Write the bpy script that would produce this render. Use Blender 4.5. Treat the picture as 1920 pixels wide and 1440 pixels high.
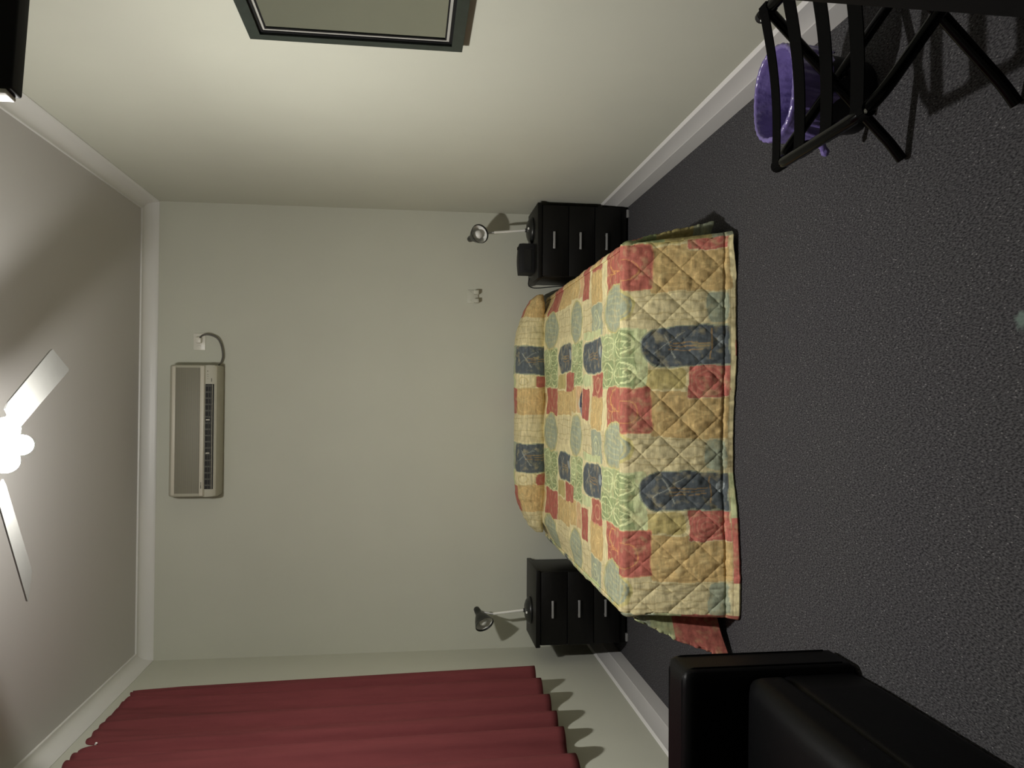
import bpy, bmesh, math, random
import numpy as np
from mathutils import Vector, Matrix

random.seed(7)
for o in list(bpy.data.objects):
    bpy.data.objects.remove(o, do_unlink=True)
SC = bpy.context.scene
COL = SC.collection
PI = math.pi

# ------------------------------------------------------------ camera, world, exposure
W, D, H, C, CI, BH = 3.045, 5.466, 3.100, 3.196, 0.069, 0.182     # room width, camera to bed wall, cornice foot, ceiling...
cam_d = bpy.data.cameras.new('camera')
cam = bpy.data.objects.new('camera', cam_d); COL.objects.link(cam)
F = Vector((0.0186, 0.9912, -0.1313)).normalized()
RT = Vector((0.9998, -0.0178, 0.0077)); RT = (RT - RT.dot(F) * F).normalized()
UP = RT.cross(F)
# the phone was held turned a quarter turn: world up points to the left of the frame
cam.matrix_world = Matrix(((-UP.x, RT.x, -F.x, 1.7409), (-UP.y, RT.y, -F.y, -D),
                           (-UP.z, RT.z, -F.z, 1.45), (0, 0, 0, 1)))
cam_d.sensor_fit = 'HORIZONTAL'; cam_d.sensor_width = 36.0
cam_d.lens = 1469.9 / 1920 * 36.0
cam_d.clip_start = 0.02
SC.camera = cam
world = bpy.data.worlds.new('world'); SC.world = world; world.use_nodes = True
world.node_tree.nodes['Background'].inputs[0].default_value = (0.5, 0.52, 0.5, 1)
world.node_tree.nodes['Background'].inputs[1].default_value = 0.0
SC.view_settings.view_transform = 'Standard'
SC.view_settings.look = 'None'
SC.view_settings.exposure = 0.0
SC.view_settings.gamma = 1.0
SC.view_settings.use_curve_mapping = False
LAMP_STRENGTH = 1450.0      # the lowest, unshaded globe
SIDE_STRENGTH = 110.0
DOWN_WATTS = 130.0         # added spot that biases the globes' light downwards, not a fan part

# ------------------------------------------------------------ materials
def mat(name, col, rough=0.6, metal=0.0, spec=0.5, var=0.0, vscale=8.0, bump=0.0, bscale=60.0,
        coat=0.0, stretch=(1, 1, 1), emit=None, estr=0.0, sheen=0.0):
    m = bpy.data.materials.new(name); m.use_nodes = True
    nt = m.node_tree; b = nt.nodes['Principled BSDF']
    b.inputs['Base Color'].default_value = (*col, 1); b.inputs['Roughness'].default_value = rough
    b.inputs['Metallic'].default_value = metal; b.inputs['Specular IOR Level'].default_value = spec
    b.inputs['Coat Weight'].default_value = coat
    if sheen: b.inputs['Sheen Weight'].default_value = sheen
    if emit:
        b.inputs['Emission Color'].default_value = (*emit, 1); b.inputs['Emission Strength'].default_value = estr
    tc = nt.nodes.new('ShaderNodeTexCoord'); mp = nt.nodes.new('ShaderNodeMapping')
    mp.inputs['Scale'].default_value = stretch
    nt.links.new(tc.outputs['Object'], mp.inputs['Vector'])
    if var:
        n = nt.nodes.new('ShaderNodeTexNoise'); n.inputs['Scale'].default_value = vscale; n.inputs['Detail'].default_value = 5
        nt.links.new(mp.outputs[0], n.inputs['Vector'])
        r = nt.nodes.new('ShaderNodeMapRange'); r.inputs[1].default_value = 0.25; r.inputs[2].default_value = 0.75
        r.inputs[3].default_value = 1 - var; r.inputs[4].default_value = 1 + var
        nt.links.new(n.outputs[0], r.inputs[0])
        mx = nt.nodes.new('ShaderNodeVectorMath'); mx.operation = 'SCALE'
        mx.inputs[0].default_value = col; nt.links.new(r.outputs[0], mx.inputs['Scale'])
        nt.links.new(mx.outputs[0], b.inputs['Base Color'])
    if bump:
        n = nt.nodes.new('ShaderNodeTexNoise'); n.inputs['Scale'].default_value = bscale; n.inputs['Detail'].default_value = 4
        nt.links.new(mp.outputs[0], n.inputs['Vector'])
        bp = nt.nodes.new('ShaderNodeBump'); bp.inputs['Strength'].default_value = bump; bp.inputs['Distance'].default_value = 0.002
        nt.links.new(n.outputs[0], bp.inputs['Height']); nt.links.new(bp.outputs[0], b.inputs['Normal'])
    return m

M = {}
M['wall'] = mat('wall_paint', (0.52, 0.525, 0.445), 0.85, spec=0.2, var=0.02, vscale=3, bump=0.12, bscale=220)
M['ceiling'] = mat('ceiling_paint', (0.56, 0.545, 0.525), 0.9, spec=0.15, bump=0.1, bscale=180)
M['trim'] = mat('gloss_trim_paint', (0.66, 0.655, 0.62), 0.4, bump=0.05, bscale=30)
M['trim_low'] = mat('skirting_paint', (0.66, 0.65, 0.635), 0.35, bump=0.05, bscale=30)
M['black_wood'] = mat('black_brown_laminate', (0.0032, 0.003, 0.0026), 0.45, spec=0.28, var=0.3, vscale=6, stretch=(1, 1, 14))
M['handle'] = mat('brushed_metal_handle', (0.42, 0.42, 0.42), 0.45, metal=0.6)
M['foot_metal'] = mat('nightstand_foot', (0.35, 0.35, 0.35), 0.45, metal=0.5)
M['chrome'] = mat('chrome', (0.97, 0.97, 0.94), 0.3, metal=0.35)
M['lamp_black'] = mat('lamp_black_enamel', (0.012, 0.013, 0.012), 0.32, spec=0.5)
M['lamp_inner'] = mat('lamp_inner_white', (0.85, 0.85, 0.82), 0.35)
M['bulb'] = mat('frosted_bulb', (0.9, 0.9, 0.87), 0.15, coat=0.5)
M['plastic_black'] = mat('matt_black_plastic', (0.004, 0.004, 0.0045), 0.6, spec=0.25)
M['screen'] = mat('dark_screen', (0.004, 0.004, 0.005), 0.12)
M['leather'] = mat('black_leather', (0.0020, 0.0021, 0.0025), 0.45, spec=0.12, bump=0.25, bscale=260)
M['tube'] = mat('black_enamel_tube', (0.001, 0.001, 0.0012), 0.16, spec=0.12)
M['strap'] = mat('black_webbing', (0.0018, 0.0018, 0.0018), 0.85, spec=0.04, bump=0.5, bscale=500)
M['bin'] = mat('black_bin_plastic', (0.005, 0.005, 0.006), 0.5, spec=0.3)
M['ac'] = mat('aged_cream_plastic', (0.40, 0.385, 0.30), 0.5, var=0.03, vscale=5)
M['ac_band'] = mat('pale_cream_plastic', (0.52, 0.49, 0.40), 0.45)
M['ac_dark'] = mat('louvre_dark', (0.006, 0.006, 0.004), 0.7)
M['ac_vane'] = mat('louvre_vane_grey', (0.05, 0.05, 0.038), 0.6)
M['mark'] = mat('grey_print', (0.09, 0.085, 0.06), 0.6)
M['white_plastic'] = mat('white_plastic', (0.66, 0.64, 0.56), 0.35)
M['outlet_beige'] = mat('outlet_painted_beige', (0.50, 0.50, 0.42), 0.5)
M['cord_grey'] = mat('grey_flex', (0.09, 0.085, 0.07), 0.5)
M['frame'] = mat('dark_green_black_frame', (0.016, 0.024, 0.019), 0.4, var=0.3, vscale=30)
M['mirror'] = mat('mirror_glass', (0.56, 0.58, 0.53), 0.03, metal=1.0)
M['bevel'] = mat('silver_bevel_line', (0.38, 0.375, 0.345), 0.35)
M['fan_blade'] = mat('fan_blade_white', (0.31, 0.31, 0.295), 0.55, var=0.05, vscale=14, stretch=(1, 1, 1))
M['fan_body'] = mat('fan_body_white', (0.7, 0.7, 0.68), 0.35)
M['globe'] = mat('lit_glass_globe', (0.9, 0.9, 0.85), 0.3, emit=(1.0, 0.975, 0.925), estr=LAMP_STRENGTH)
M['globe_side'] = mat('lit_glass_globe_side', (0.9, 0.9, 0.85), 0.3, emit=(1.0, 0.975, 0.925), estr=SIDE_STRENGTH)
M['purple'] = mat('purple_bin_liner', (0.15, 0.115, 0.33), 0.24, spec=0.8, var=0.12, vscale=10, bump=1.0, bscale=22)

for n_ in M['purple'].node_tree.nodes:
    if n_.type == 'BUMP': n_.inputs['Distance'].default_value = 0.007

def stripe_mat():                    # fine grille lines of the air conditioner
    m = mat('grille_lines', (0.24, 0.225, 0.165), 0.6)
    nt = m.node_tree; b = nt.nodes['Principled BSDF']
    tc = nt.nodes.new('ShaderNodeTexCoord'); w = nt.nodes.new('ShaderNodeTexWave')
    w.wave_type = 'BANDS'; w.bands_direction = 'Z'; w.inputs['Scale'].default_value = 42; w.inputs['Distortion'].default_value = 0
    nt.links.new(tc.outputs['Object'], w.inputs['Vector'])
    cr = nt.nodes.new('ShaderNodeValToRGB'); cr.color_ramp.elements[0].color = (0.14, 0.132, 0.098, 1)
    cr.color_ramp.elements[1].color = (0.26, 0.248, 0.187, 1)
    nt.links.new(w.outputs['Color'], cr.inputs[0]); nt.links.new(cr.outputs[0], b.inputs['Base Color'])
    return m
M['grille'] = stripe_mat()

def carpet_mat():
    m = bpy.data.materials.new('dark_flecked_carpet'); m.use_nodes = True
    nt = m.node_tree; b = nt.nodes['Principled BSDF']; L = nt.links.new
    b.inputs['Roughness'].default_value = 0.95; b.inputs['Specular IOR Level'].default_value = 0.1
    tc = nt.nodes.new('ShaderNodeTexCoord'); mp = nt.nodes.new('ShaderNodeMapping')
    mp.inputs['Scale'].default_value = (1, 0.42, 1); mp.inputs['Rotation'].default_value = (0, 0, math.radians(28))
    L(tc.outputs['Object'], mp.inputs['Vector'])
    n1 = nt.nodes.new('ShaderNodeTexNoise'); n1.inputs['Scale'].default_value = 240; n1.inputs['Detail'].default_value = 3
    L(mp.outputs[0], n1.inputs['Vector'])
    r1 = nt.nodes.new('ShaderNodeValToRGB'); e = r1.color_ramp.elements
    e[0].position = 0.36; e[0].color = (0.021, 0.0209, 0.0226, 1); e[1].position = 0.66; e[1].color = (0.092, 0.0905, 0.094, 1)
    L(n1.outputs[0], r1.inputs[0])
    v = nt.nodes.new('ShaderNodeTexVoronoi'); v.inputs['Scale'].default_value = 150
    L(mp.outputs[0], v.inputs['Vector'])
    lt = nt.nodes.new('ShaderNodeMath'); lt.operation = 'LESS_THAN'; lt.inputs[1].default_value = 0.2
    L(v.outputs['Distance'], lt.inputs[0])
    sp = nt.nodes.new('ShaderNodeSeparateColor'); L(v.outputs['Color'], sp.inputs[0])
    gt = nt.nodes.new('ShaderNodeMath'); gt.operation = 'GREATER_THAN'; gt.inputs[1].default_value = 0.82
    L(sp.outputs[0], gt.inputs[0])
    mu = nt.nodes.new('ShaderNodeMath'); mu.operation = 'MULTIPLY'; L(lt.outputs[0], mu.inputs[0]); L(gt.outputs[0], mu.inputs[1])
    mx = nt.nodes.new('ShaderNodeMix'); mx.data_type = 'RGBA'
    L(mu.outputs[0], mx.inputs[0]); L(r1.outputs[0], mx.inputs[6]); mx.inputs[7].default_value = (0.19, 0.186, 0.184, 1)
    # broad tonal drift and one small pale green spill
    n2 = nt.nodes.new('ShaderNodeTexNoise'); n2.inputs['Scale'].default_value = 2.2; L(tc.outputs['Object'], n2.inputs['Vector'])
    r2 = nt.nodes.new('ShaderNodeMix'); r2.data_type = 'RGBA'; r2.inputs[6].default_value = (0.95, 0.93, 0.98, 1); r2.inputs[7].default_value = (1.02, 1.02, 1.0, 1)
    L(n2.outputs[0], r2.inputs[0])
    m2 = nt.nodes.new('ShaderNodeMix'); m2.data_type = 'RGBA'; m2.blend_type = 'MULTIPLY'; m2.inputs[0].default_value = 1
    L(mx.outputs[2], m2.inputs[6]); L(r2.outputs[2], m2.inputs[7])
    ds = nt.nodes.new('ShaderNodeVectorMath'); ds.operation = 'DISTANCE'; ds.inputs[1].default_value = (1.936, -3.775, 0)
    nd = nt.nodes.new('ShaderNodeTexNoise'); nd.inputs['Scale'].default_value = 60; L(tc.outputs['Object'], nd.inputs['Vector'])
    L(tc.outputs['Object'], ds.inputs[0])
    ad = nt.nodes.new('ShaderNodeMath'); ad.operation = 'MULTIPLY_ADD'; ad.inputs[1].default_value = 0.03
    L(nd.outputs[0], ad.inputs[0]); L(ds.outputs['Value'], ad.inputs[2])
    mr = nt.nodes.new('ShaderNodeMapRange'); mr.inputs[1].default_value = 0.028; mr.inputs[2].default_value = 0.042
    mr.inputs[3].default_value = 0.65; mr.inputs[4].default_value = 0
    L(ad.outputs[0], mr.inputs[0])
    m3 = nt.nodes.new('ShaderNodeMix'); m3.data_type = 'RGBA'; L(mr.outputs[0], m3.inputs[0]); L(m2.outputs[2], m3.inputs[6])
    m3.inputs[7].default_value = (0.16, 0.22, 0.19, 1)
    L(m3.outputs[2], b.inputs['Base Color'])
    bp = nt.nodes.new('ShaderNodeBump'); bp.inputs['Strength'].default_value = 0.9; bp.inputs['Distance'].default_value = 0.004
    L(n1.outputs[0], bp.inputs['Height']); L(bp.outputs[0], b.inputs['Normal'])
    return m
M['carpet'] = carpet_mat()

def curtain_mat():
    m = mat('burgundy_curtain', (0.135, 0.033, 0.035), 0.9, spec=0.15, var=0.10, vscale=30, stretch=(1, 1, 0.15), bump=0.35, bscale=380)
    return m
M['curtain'] = curtain_mat()

def quilt_mat():
    m = bpy.data.materials.new('printed_quilt_cotton'); m.use_nodes = True
    nt = m.node_tree; b = nt.nodes['Principled BSDF']; L = nt.links.new
    b.inputs['Roughness'].default_value = 0.72; b.inputs['Specular IOR Level'].default_value = 0.25
    at = nt.nodes.new('ShaderNodeAttribute'); at.attribute_name = 'print'
    tc = nt.nodes.new('ShaderNodeTexCoord')
    mp = nt.nodes.new('ShaderNodeMapping'); mp.inputs['Scale'].default_value = (9, 40, 40); L(tc.outputs['Object'], mp.inputs['Vector'])
    n = nt.nodes.new('ShaderNodeTexNoise'); n.inputs['Scale'].default_value = 1.6; n.inputs['Detail'].default_value = 6; n.inputs['Roughness'].default_value = 0.65
    L(mp.outputs[0], n.inputs['Vector'])
    r = nt.nodes.new('ShaderNodeMapRange'); r.inputs[1].default_value = 0.3; r.inputs[2].default_value = 0.72; r.inputs[3].default_value = 0.64; r.inputs[4].default_value = 1.30
    L(n.outputs[0], r.inputs[0])
    s = nt.nodes.new('ShaderNodeVectorMath'); s.operation = 'SCALE'; L(at.outputs['Color'], s.inputs[0]); L(r.outputs[0], s.inputs['Scale'])
    n3 = nt.nodes.new('ShaderNodeTexNoise'); n3.inputs['Scale'].default_value = 24; n3.inputs['Detail'].default_value = 3
    L(tc.outputs['Object'], n3.inputs['Vector'])
    r3 = nt.nodes.new('ShaderNodeMapRange'); r3.inputs[1].default_value = 0.52; r3.inputs[2].default_value = 0.68; r3.inputs[3].default_value = 0.0; r3.inputs[4].default_value = 0.38
    L(n3.outputs[0], r3.inputs[0])
    mx = nt.nodes.new('ShaderNodeMix'); mx.data_type = 'RGBA'; L(r3.outputs[0], mx.inputs[0]); L(s.outputs[0], mx.inputs[6])
    mx.inputs[7].default_value = (0.55, 0.47, 0.24, 1)
    L(mx.outputs[2], b.inputs['Base Color'])
    n2 = nt.nodes.new('ShaderNodeTexNoise'); n2.inputs['Scale'].default_value = 34; n2.inputs['Detail'].default_value = 3
    mp2 = nt.nodes.new('ShaderNodeMapping'); mp2.inputs['Scale'].default_value = (1.6, 0.8, 0.55); L(tc.outputs['Object'], mp2.inputs['Vector'])
    L(mp2.outputs[0], n2.inputs['Vector'])
    bp = nt.nodes.new('ShaderNodeBump'); bp.inputs['Strength'].default_value = 0.55; bp.inputs['Distance'].default_value = 0.006
    L(n2.outputs[0], bp.inputs['Height']); L(bp.outputs[0], b.inputs['Normal'])
    return m
M['quilt'] = quilt_mat()
M['lining'] = mat('quilt_lining', (0.55, 0.50, 0.36), 0.8)

# ------------------------------------------------------------ mesh helpers
def link(name, me, m=None, parent=None, smooth=False, loc=None):
    o = bpy.data.objects.new(name, me); COL.objects.link(o)
    if m is not None: me.materials.append(m)
    if smooth:
        me.polygons.foreach_set('use_smooth', [True] * len(me.polygons))
    if loc is not None: o.location = loc
    if parent is not None:
        o.parent = parent
        o.matrix_parent_inverse = Matrix.Translation(parent.location).inverted() if parent.rotation_euler[:] == (0, 0, 0) else parent.matrix_basis.inverted()
    return o

def pyd(name, verts, faces, m=None, parent=None, smooth=False):
    me = bpy.data.meshes.new(name); me.from_pydata([tuple(v) for v in verts], [], faces); me.update()
    return link(name, me, m, parent, smooth)

def frombm(name, bm, m=None, parent=None, smooth=False, angle=None):
    bmesh.ops.recalc_face_normals(bm, faces=bm.faces)
    me = bpy.data.meshes.new(name); bm.to_mesh(me); bm.free()
    o = link(name, me, m, parent, smooth)
    if angle is not None:
        me.polygons.foreach_set('use_smooth', [True] * len(me.polygons))
        me.set_sharp_from_angle(angle=math.radians(angle))
    return o

def bbox(bm, x0, x1, y0, y1, z0, z1, bev=0.0, seg=2):
    mt = Matrix.Translation(((x0 + x1) / 2, (y0 + y1) / 2, (z0 + z1) / 2)) @ Matrix.Diagonal((abs(x1 - x0), abs(y1 - y0), abs(z1 - z0), 1))
    r = bmesh.ops.create_cube(bm, size=1, matrix=mt)
    if bev:
        es = list({e for v in r['verts'] for e in v.link_edges})
        bmesh.ops.bevel(bm, geom=es, offset=bev, segments=seg, profile=0.5, affect='EDGES')
    return r['verts']

def box(name, x0, x1, y0, y1, z0, z1, m, parent=None, bev=0.0, seg=2):
    bm = bmesh.new(); bbox(bm, x0, x1, y0, y1, z0, z1, bev, seg)
    return frombm(name, bm, m, parent, angle=40 if bev else None)

def tube_geo(path, r, n=12, closed=False):
    """verts, faces of a tube along a polyline (parallel transport); r may be a list"""
    P = [Vector(p) for p in path]; N = len(P)
    rs = r if isinstance(r, (list, tuple)) else [r] * N
    V = []; Fc = []; up = None
    for i in range(N):
        if closed: t = (P[(i + 1) % N] - P[i - 1])
        else: t = P[min(i + 1, N - 1)] - P[max(i - 1, 0)]
        t.normalize()
        if up is None:
            up = Vector((0, 0, 1)) if abs(t.z) < 0.9 else Vector((1, 0, 0))
        up = (up - up.dot(t) * t).normalized(); s = t.cross(up)
        for k in range(n):
            a = 2 * PI * k / n
            V.append(P[i] + (up * math.cos(a) + s * math.sin(a)) * rs[i])
    for i in range(N if closed else N - 1):
        j = (i + 1) % N
        for k in range(n):
            l = (k + 1) % n
            Fc.append((i * n + k, i * n + l, j * n + l, j * n + k))
    if not closed:
        Fc.append(tuple(range(n - 1, -1, -1))); Fc.append(tuple((N - 1) * n + k for k in range(n)))
    return V, Fc

def tube(name, path, r, m, parent=None, n=12, closed=False):
    V, Fc = tube_geo(path, r, n, closed)
    o = pyd(name, V, Fc, m, parent, True)
    o.data.set_sharp_from_angle(angle=math.radians(50))
    return o

def smooth_path(pts, k=8):
    """Catmull-Rom through pts"""
    P = [Vector(p) for p in pts]; out = []
    for i in range(len(P) - 1):
        p0 = P[max(i - 1, 0)]; p1 = P[i]; p2 = P[i + 1]; p3 = P[min(i + 2, len(P) - 1)]
        for j in range(k):
            t = j / k
            out.append(0.5 * ((2 * p1) + (p2 - p0) * t + (2 * p0 - 5 * p1 + 4 * p2 - p3) * t * t + (3 * p1 - p0 - 3 * p2 + p3) * t ** 3))
    out.append(P[-1]); return out

def round_path(pts, rad, k=6):
    """polyline with rounded corners"""
    P = [Vector(p) for p in pts]; out = [P[0]]
    for i in range(1, len(P) - 1):
        a = (P[i - 1] - P[i]); b = (P[i + 1] - P[i]); d = min(rad, a.length * .45, b.length * .45)
        p = P[i] + a.normalized() * d; q = P[i] + b.normalized() * d
        for j in range(k + 1):
            t = j / k; out.append((1 - t) ** 2 * p + 2 * t * (1 - t) * P[i] + t * t * q)
    out.append(P[-1]); return out

def lathe(name, prof, m, parent=None, n=40, origin=(0, 0, 0), axis=(0, 0, 1), smooth=True, ang=45):
    """prof list of (r, h) along axis"""
    A = Vector(axis).normalized(); Q = Vector((0, 0, 1)).rotation_difference(A); O = Vector(origin)
    V = []; Fc = []
    for (r, h) in prof:
        for k in range(n):
            a = 2 * PI * k / n
            V.append(O + Q @ Vector((r * math.cos(a), r * math.sin(a), h)))
    for i in range(len(prof) - 1):
        for k in range(n):
            l = (k + 1) % n; Fc.append((i * n + k, i * n + l, (i + 1) * n + l, (i + 1) * n + k))
    bm = bmesh.new(); vs = [bm.verts.new(v) for v in V]
    for f in Fc: bm.faces.new([vs[i] for i in f])
    if prof[0][0] < 1e-4 or prof[-1][0] < 1e-4: bmesh.ops.remove_doubles(bm, verts=bm.verts, dist=1e-5)
    return frombm(name, bm, m, parent, angle=ang)

def extrude_profile(name, prof, p0, p1, inward, m, parent=None, cut0=0.0, cut1=0.0):
    """prof (d,z): d measured from the wall along 'inward'; mitre factors cut0, cut1 shorten ends with d"""
    p0 = Vector(p0); p1 = Vector(p1); n = Vector(inward); t = (p1 - p0).normalized(); V = []
    for (d, z) in prof: V.append(p0 + n * d + t * d * cut0 + Vector((0, 0, z)))
    for (d, z) in prof: V.append(p1 + n * d - t * d * cut1 + Vector((0, 0, z)))
    k = len(prof); Fc = [(i, (i + 1) % k, k + (i + 1) % k, k + i) for i in range(k)]
    Fc += [tuple(range(k - 1, -1, -1)), tuple(range(k, 2 * k))]
    bm = bmesh.new(); vs = [bm.verts.new(v) for v in V]
    for f in Fc: bm.faces.new([vs[i] for i in f])
    return frombm(name, bm, m, parent, angle=25)

def struct(o):
    o['kind'] = 'structure'; return o

def thing(name, label, cat, loc, group=None):
    o = bpy.data.objects.new(name, None); COL.objects.link(o); o.location = loc; o.empty_display_size = 0.1
    o['label'] = label; o['category'] = cat
    if group: o['group'] = group
    return o

def tag(o, label, cat, group=None):
    o['label'] = label; o['category'] = cat
    if group: o['group'] = group
    return o

# ------------------------------------------------------------ room shell
YB = -7.0          # wall behind the camera
T = 0.1
struct(box('floor', -T, W + T, YB - T, T, -T, 0, M['carpet']))
struct(box('ceiling', -T, W + T, YB - T, T, C, C + T, M['ceiling']))
struct(box('wall_back', -T, W + T, 0, T, 0, C, M['wall']))
struct(box('wall_left', -T, 0, YB, 0, 0, C, M['wall']))
struct(box('wall_right', W, W + T, YB, 0, 0, C, M['wall']))
struct(box('wall_front', -T, W + T, YB - T, YB, 0, C, M['wall']))
cove = [(0, H), (0.004, H), (0.007, H + 0.006)]
for k in range(9):
    a = k / 8 * PI / 2
    cove.append((0.009 + (CI - 0.019) * (1 - math.cos(a)), H + 0.010 + (C - 0.012 - H - 0.010) * math.sin(a)))
cove += [(CI - 0.006, C - 0.012), (CI - 0.001, C - 0.010), (CI, C - 0.004), (CI, C), (0, C)]
for nm, p0, p1, inw in (('trim_1', (0, 0, 0), (W, 0, 0), (0, -1, 0)), ('trim_2', (W, 0, 0), (W, YB, 0), (-1, 0, 0)),
                        ('trim_3', (W, YB, 0), (0, YB, 0), (0, 1, 0)), ('trim_4', (0, YB, 0), (0, 0, 0), (1, 0, 0))):
    struct(extrude_profile(nm, cove, p0, p1, inw, M['trim'], cut0=1, cut1=1))
base = [(0, 0), (0.019, 0), (0.019, BH - 0.098), (0.016, BH - 0.092), (0.012, BH - 0.030), (0.0115, BH - 0.012), (0.002, BH), (0, BH)]
for nm, p0, p1, inw in (('baseboard_back', (0, 0, 0), (W, 0, 0), (0, -1, 0)), ('baseboard_right', (W, 0, 0), (W, YB, 0), (-1, 0, 0)),
                        ('baseboard_front', (W, YB, 0), (0, YB, 0), (0, 1, 0)), ('baseboard_left', (0, YB, 0), (0, 0, 0), (1, 0, 0))):
    struct(extrude_profile(nm, base, p0, p1, inw, M['trim_low'], cut0=1, cut1=1))

# ------------------------------------------------------------ ceiling fan with lights
FC = Vector((1.575, -2.62, 0)); ZB = 2.85
fan = thing('ceiling_fan', 'white four-blade ceiling fan with lit glass lamps hanging from the ceiling', 'ceiling fan', (FC.x, FC.y, C))
lathe('canopy', [(0.0, 0), (0.07, 0), (0.068, -0.03), (0.03, -0.06), (0.0, -0.06)], M['fan_body'], fan, origin=(FC.x, FC.y, C))
tube('downrod', [(FC.x, FC.y, C - 0.05), (FC.x, FC.y, ZB + 0.08)], 0.012, M['fan_body'], fan)
lathe('motor_housing', [(0.0, 0.09), (0.05, 0.088), (0.095, 0.06), (0.105, 0.02), (0.10, -0.01), (0.06, -0.03), (0.0, -0.03)], M['fan_body'], fan, origin=(FC.x, FC.y, ZB))
def blade(ang):
    ca, sa = math.cos(ang), math.sin(ang); R_ = Vector((ca, sa, 0)); S = Vector((-sa, ca, 0)); pitch = math.radians(-11)
    out = [(0.17, -0.042), (0.20, -0.052), (0.59, -0.064), (0.607, -0.062), (0.655, 0.052), (0.647, 0.060), (0.20, 0.052), (0.17, 0.042)]
    V = []
    for dz in (-0.003, 0.003):
        for (r, s) in out:
            V.append(FC + R_ * r + S * (s * math.cos(pitch)) + Vector((0, 0, ZB + dz + s * math.sin(pitch))))
    k = len(out); Fc = [tuple(range(k)), tuple(range(2 * k - 1, k - 1, -1))] + [(i, (i + 1) % k, k + (i + 1) % k, k + i) for i in range(k)]
    bm = bmesh.new(); vs = [bm.verts.new(v) for v in V]
    for f in Fc: bm.faces.new([vs[i] for i in f])
    bl = frombm('blade', bm, M['fan_blade'], fan)
    bm = bmesh.new(); V = []
    for dz in (0.003, 0.007):
        for (r, s) in [(0.09, -0.018), (0.17, -0.014), (0.235, -0.035), (0.235, 0.035), (0.17, 0.014), (0.09, 0.018)]:
            V.append(FC + R_ * r + S * (s * math.cos(pitch)) + Vector((0, 0, ZB + dz + s * math.sin(pitch))))
    k = 6; Fc = [tuple(range(k)), tuple(range(2 * k - 1, k - 1, -1))] + [(i, (i + 1) % k, k + (i + 1) % k, k + i) for i in range(k)]
    vs = [bm.verts.new(v) for v in V]
    for f in Fc: bm.faces.new([vs[i] for i in f])
    frombm('blade_bracket', bm, M['fan_body'], bl)
for k in range(4): blade(math.radians(60.3 + 90 * k))
lathe('light_hub', [(0.0, 0.0), (0.045, 0.0), (0.048, -0.02), (0.03, -0.04), (0.0, -0.045)], M['fan_body'], fan, origin=(FC.x, FC.y, ZB - 0.03))
for gx, gy, gz, gr, gm in ((-0.052, 0.0, 2.792, 0.043, 'globe_side'), (0.052, 0.0, 2.792, 0.043, 'globe_side'), (0.0, 0.012, 2.746, 0.034, 'globe')):
    g = Vector((FC.x + gx, FC.y + gy, gz)); ax = Vector((gx * 6, 0.0, -1)).normalized()
    arm = tube('lamp_arm', [Vector((FC.x + gx * 0.3, FC.y + gy, 2.805)), g - ax * gr * 0.8], 0.009, M['fan_body'], fan, 8)
    prof = [(0.0, -gr)]
    for k in range(1, 14):
        t = k / 14 * PI; prof.append((gr * math.sin(t) * (1 + 0.06 * math.cos(t)), -gr * math.cos(t)))
    prof.append((0.0, gr))
    lathe('glass_globe', prof, M[gm], fan, n=24, origin=g, axis=ax, ang=80)
ld_ = bpy.data.lights.new('added_down_spot', 'SPOT'); ld_.energy = DOWN_WATTS; ld_.spot_size = math.radians(176); ld_.spot_blend = 1.0  # extra spot added below the globes to brighten lower walls and floor
ld_.shadow_soft_size = 0.034; ld_.color = (1.0, 0.975, 0.925)
lo_ = bpy.data.objects.new('added_down_spot', ld_); COL.objects.link(lo_); lo_.parent = fan
lo_.matrix_parent_inverse = Matrix.Translation(fan.location).inverted(); lo_.location = (FC.x, FC.y + 0.012, 2.672)

# ------------------------------------------------------------ air conditioner, power points
ac = thing('air_conditioner', 'cream split air conditioner mounted high on the bed wall', 'air conditioner', (1.53, 0, 2.67))
def ac_body():
    X0, X1 = 1.095, 1.948
    pr = [(0, 2.675), (-0.13, 2.672), (-0.158, 2.684), (-0.166, 2.70), (-0.166, 2.752), (-0.172, 2.754), (-0.172, 2.935), (-0.165, 2.96), (-0.145, 2.978), (-0.02, 2.985), (0, 2.985)]
    bm = bmesh.new(); rows = []
    for x in (X0, X1): rows.append([bm.verts.new((x, y, z)) for y, z in pr])
    k = len(pr)
    for i in range(k): bm.faces.new((rows[0][i], rows[0][(i + 1) % k], rows[1][(i + 1) % k], rows[1][i]))
    e0 = bm.faces.new(rows[0][::-1]); e1 = bm.faces.new(rows[1])
    bmesh.ops.bevel(bm, geom=list(e0.edges) + list(e1.edges), offset=0.012, segments=3, profile=0.5, affect='EDGES')
    return frombm('body', bm, M['ac'], ac, angle=35)
acb = ac_body()
box('intake_grille', 1.118, 1.93, -0.176, -0.171, 2.785, 2.935, M['grille'], ac, 0.002)
box('top_trim', 1.108, 1.938, -0.174, -0.168, 2.937, 2.958, M['ac_band'], ac, 0.002)
box('front_band', 1.103, 1.942, -0.182, -0.168, 2.757, 2.784, M['ac_band'], ac, 0.005)
lv = box('outlet_louvre', 1.145, 1.825, -0.170, -0.160, 2.699, 2.752, M['ac_dark'], ac)
for z in (2.716, 2.728): box('louvre_vane', 1.147, 1.823, -0.175, -0.169, z, z + 0.0035, M['ac_vane'], lv)
box('louvre_vane', 1.147, 1.823, -0.176, -0.169, 2.7065, 2.709, M['ac'], lv)
for k in range(17):
    x = 1.165 + k * 0.0402
    box('louvre_fin', x, x + 0.010, -0.1735, -0.169, 2.713, 2.752, M['ac_vane'], lv)
for x in (1.375, 1.59): box('louvre_clip', x, x + 0.006, -0.177, -0.169, 2.722, 2.745, M['ac_band'], lv)
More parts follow.
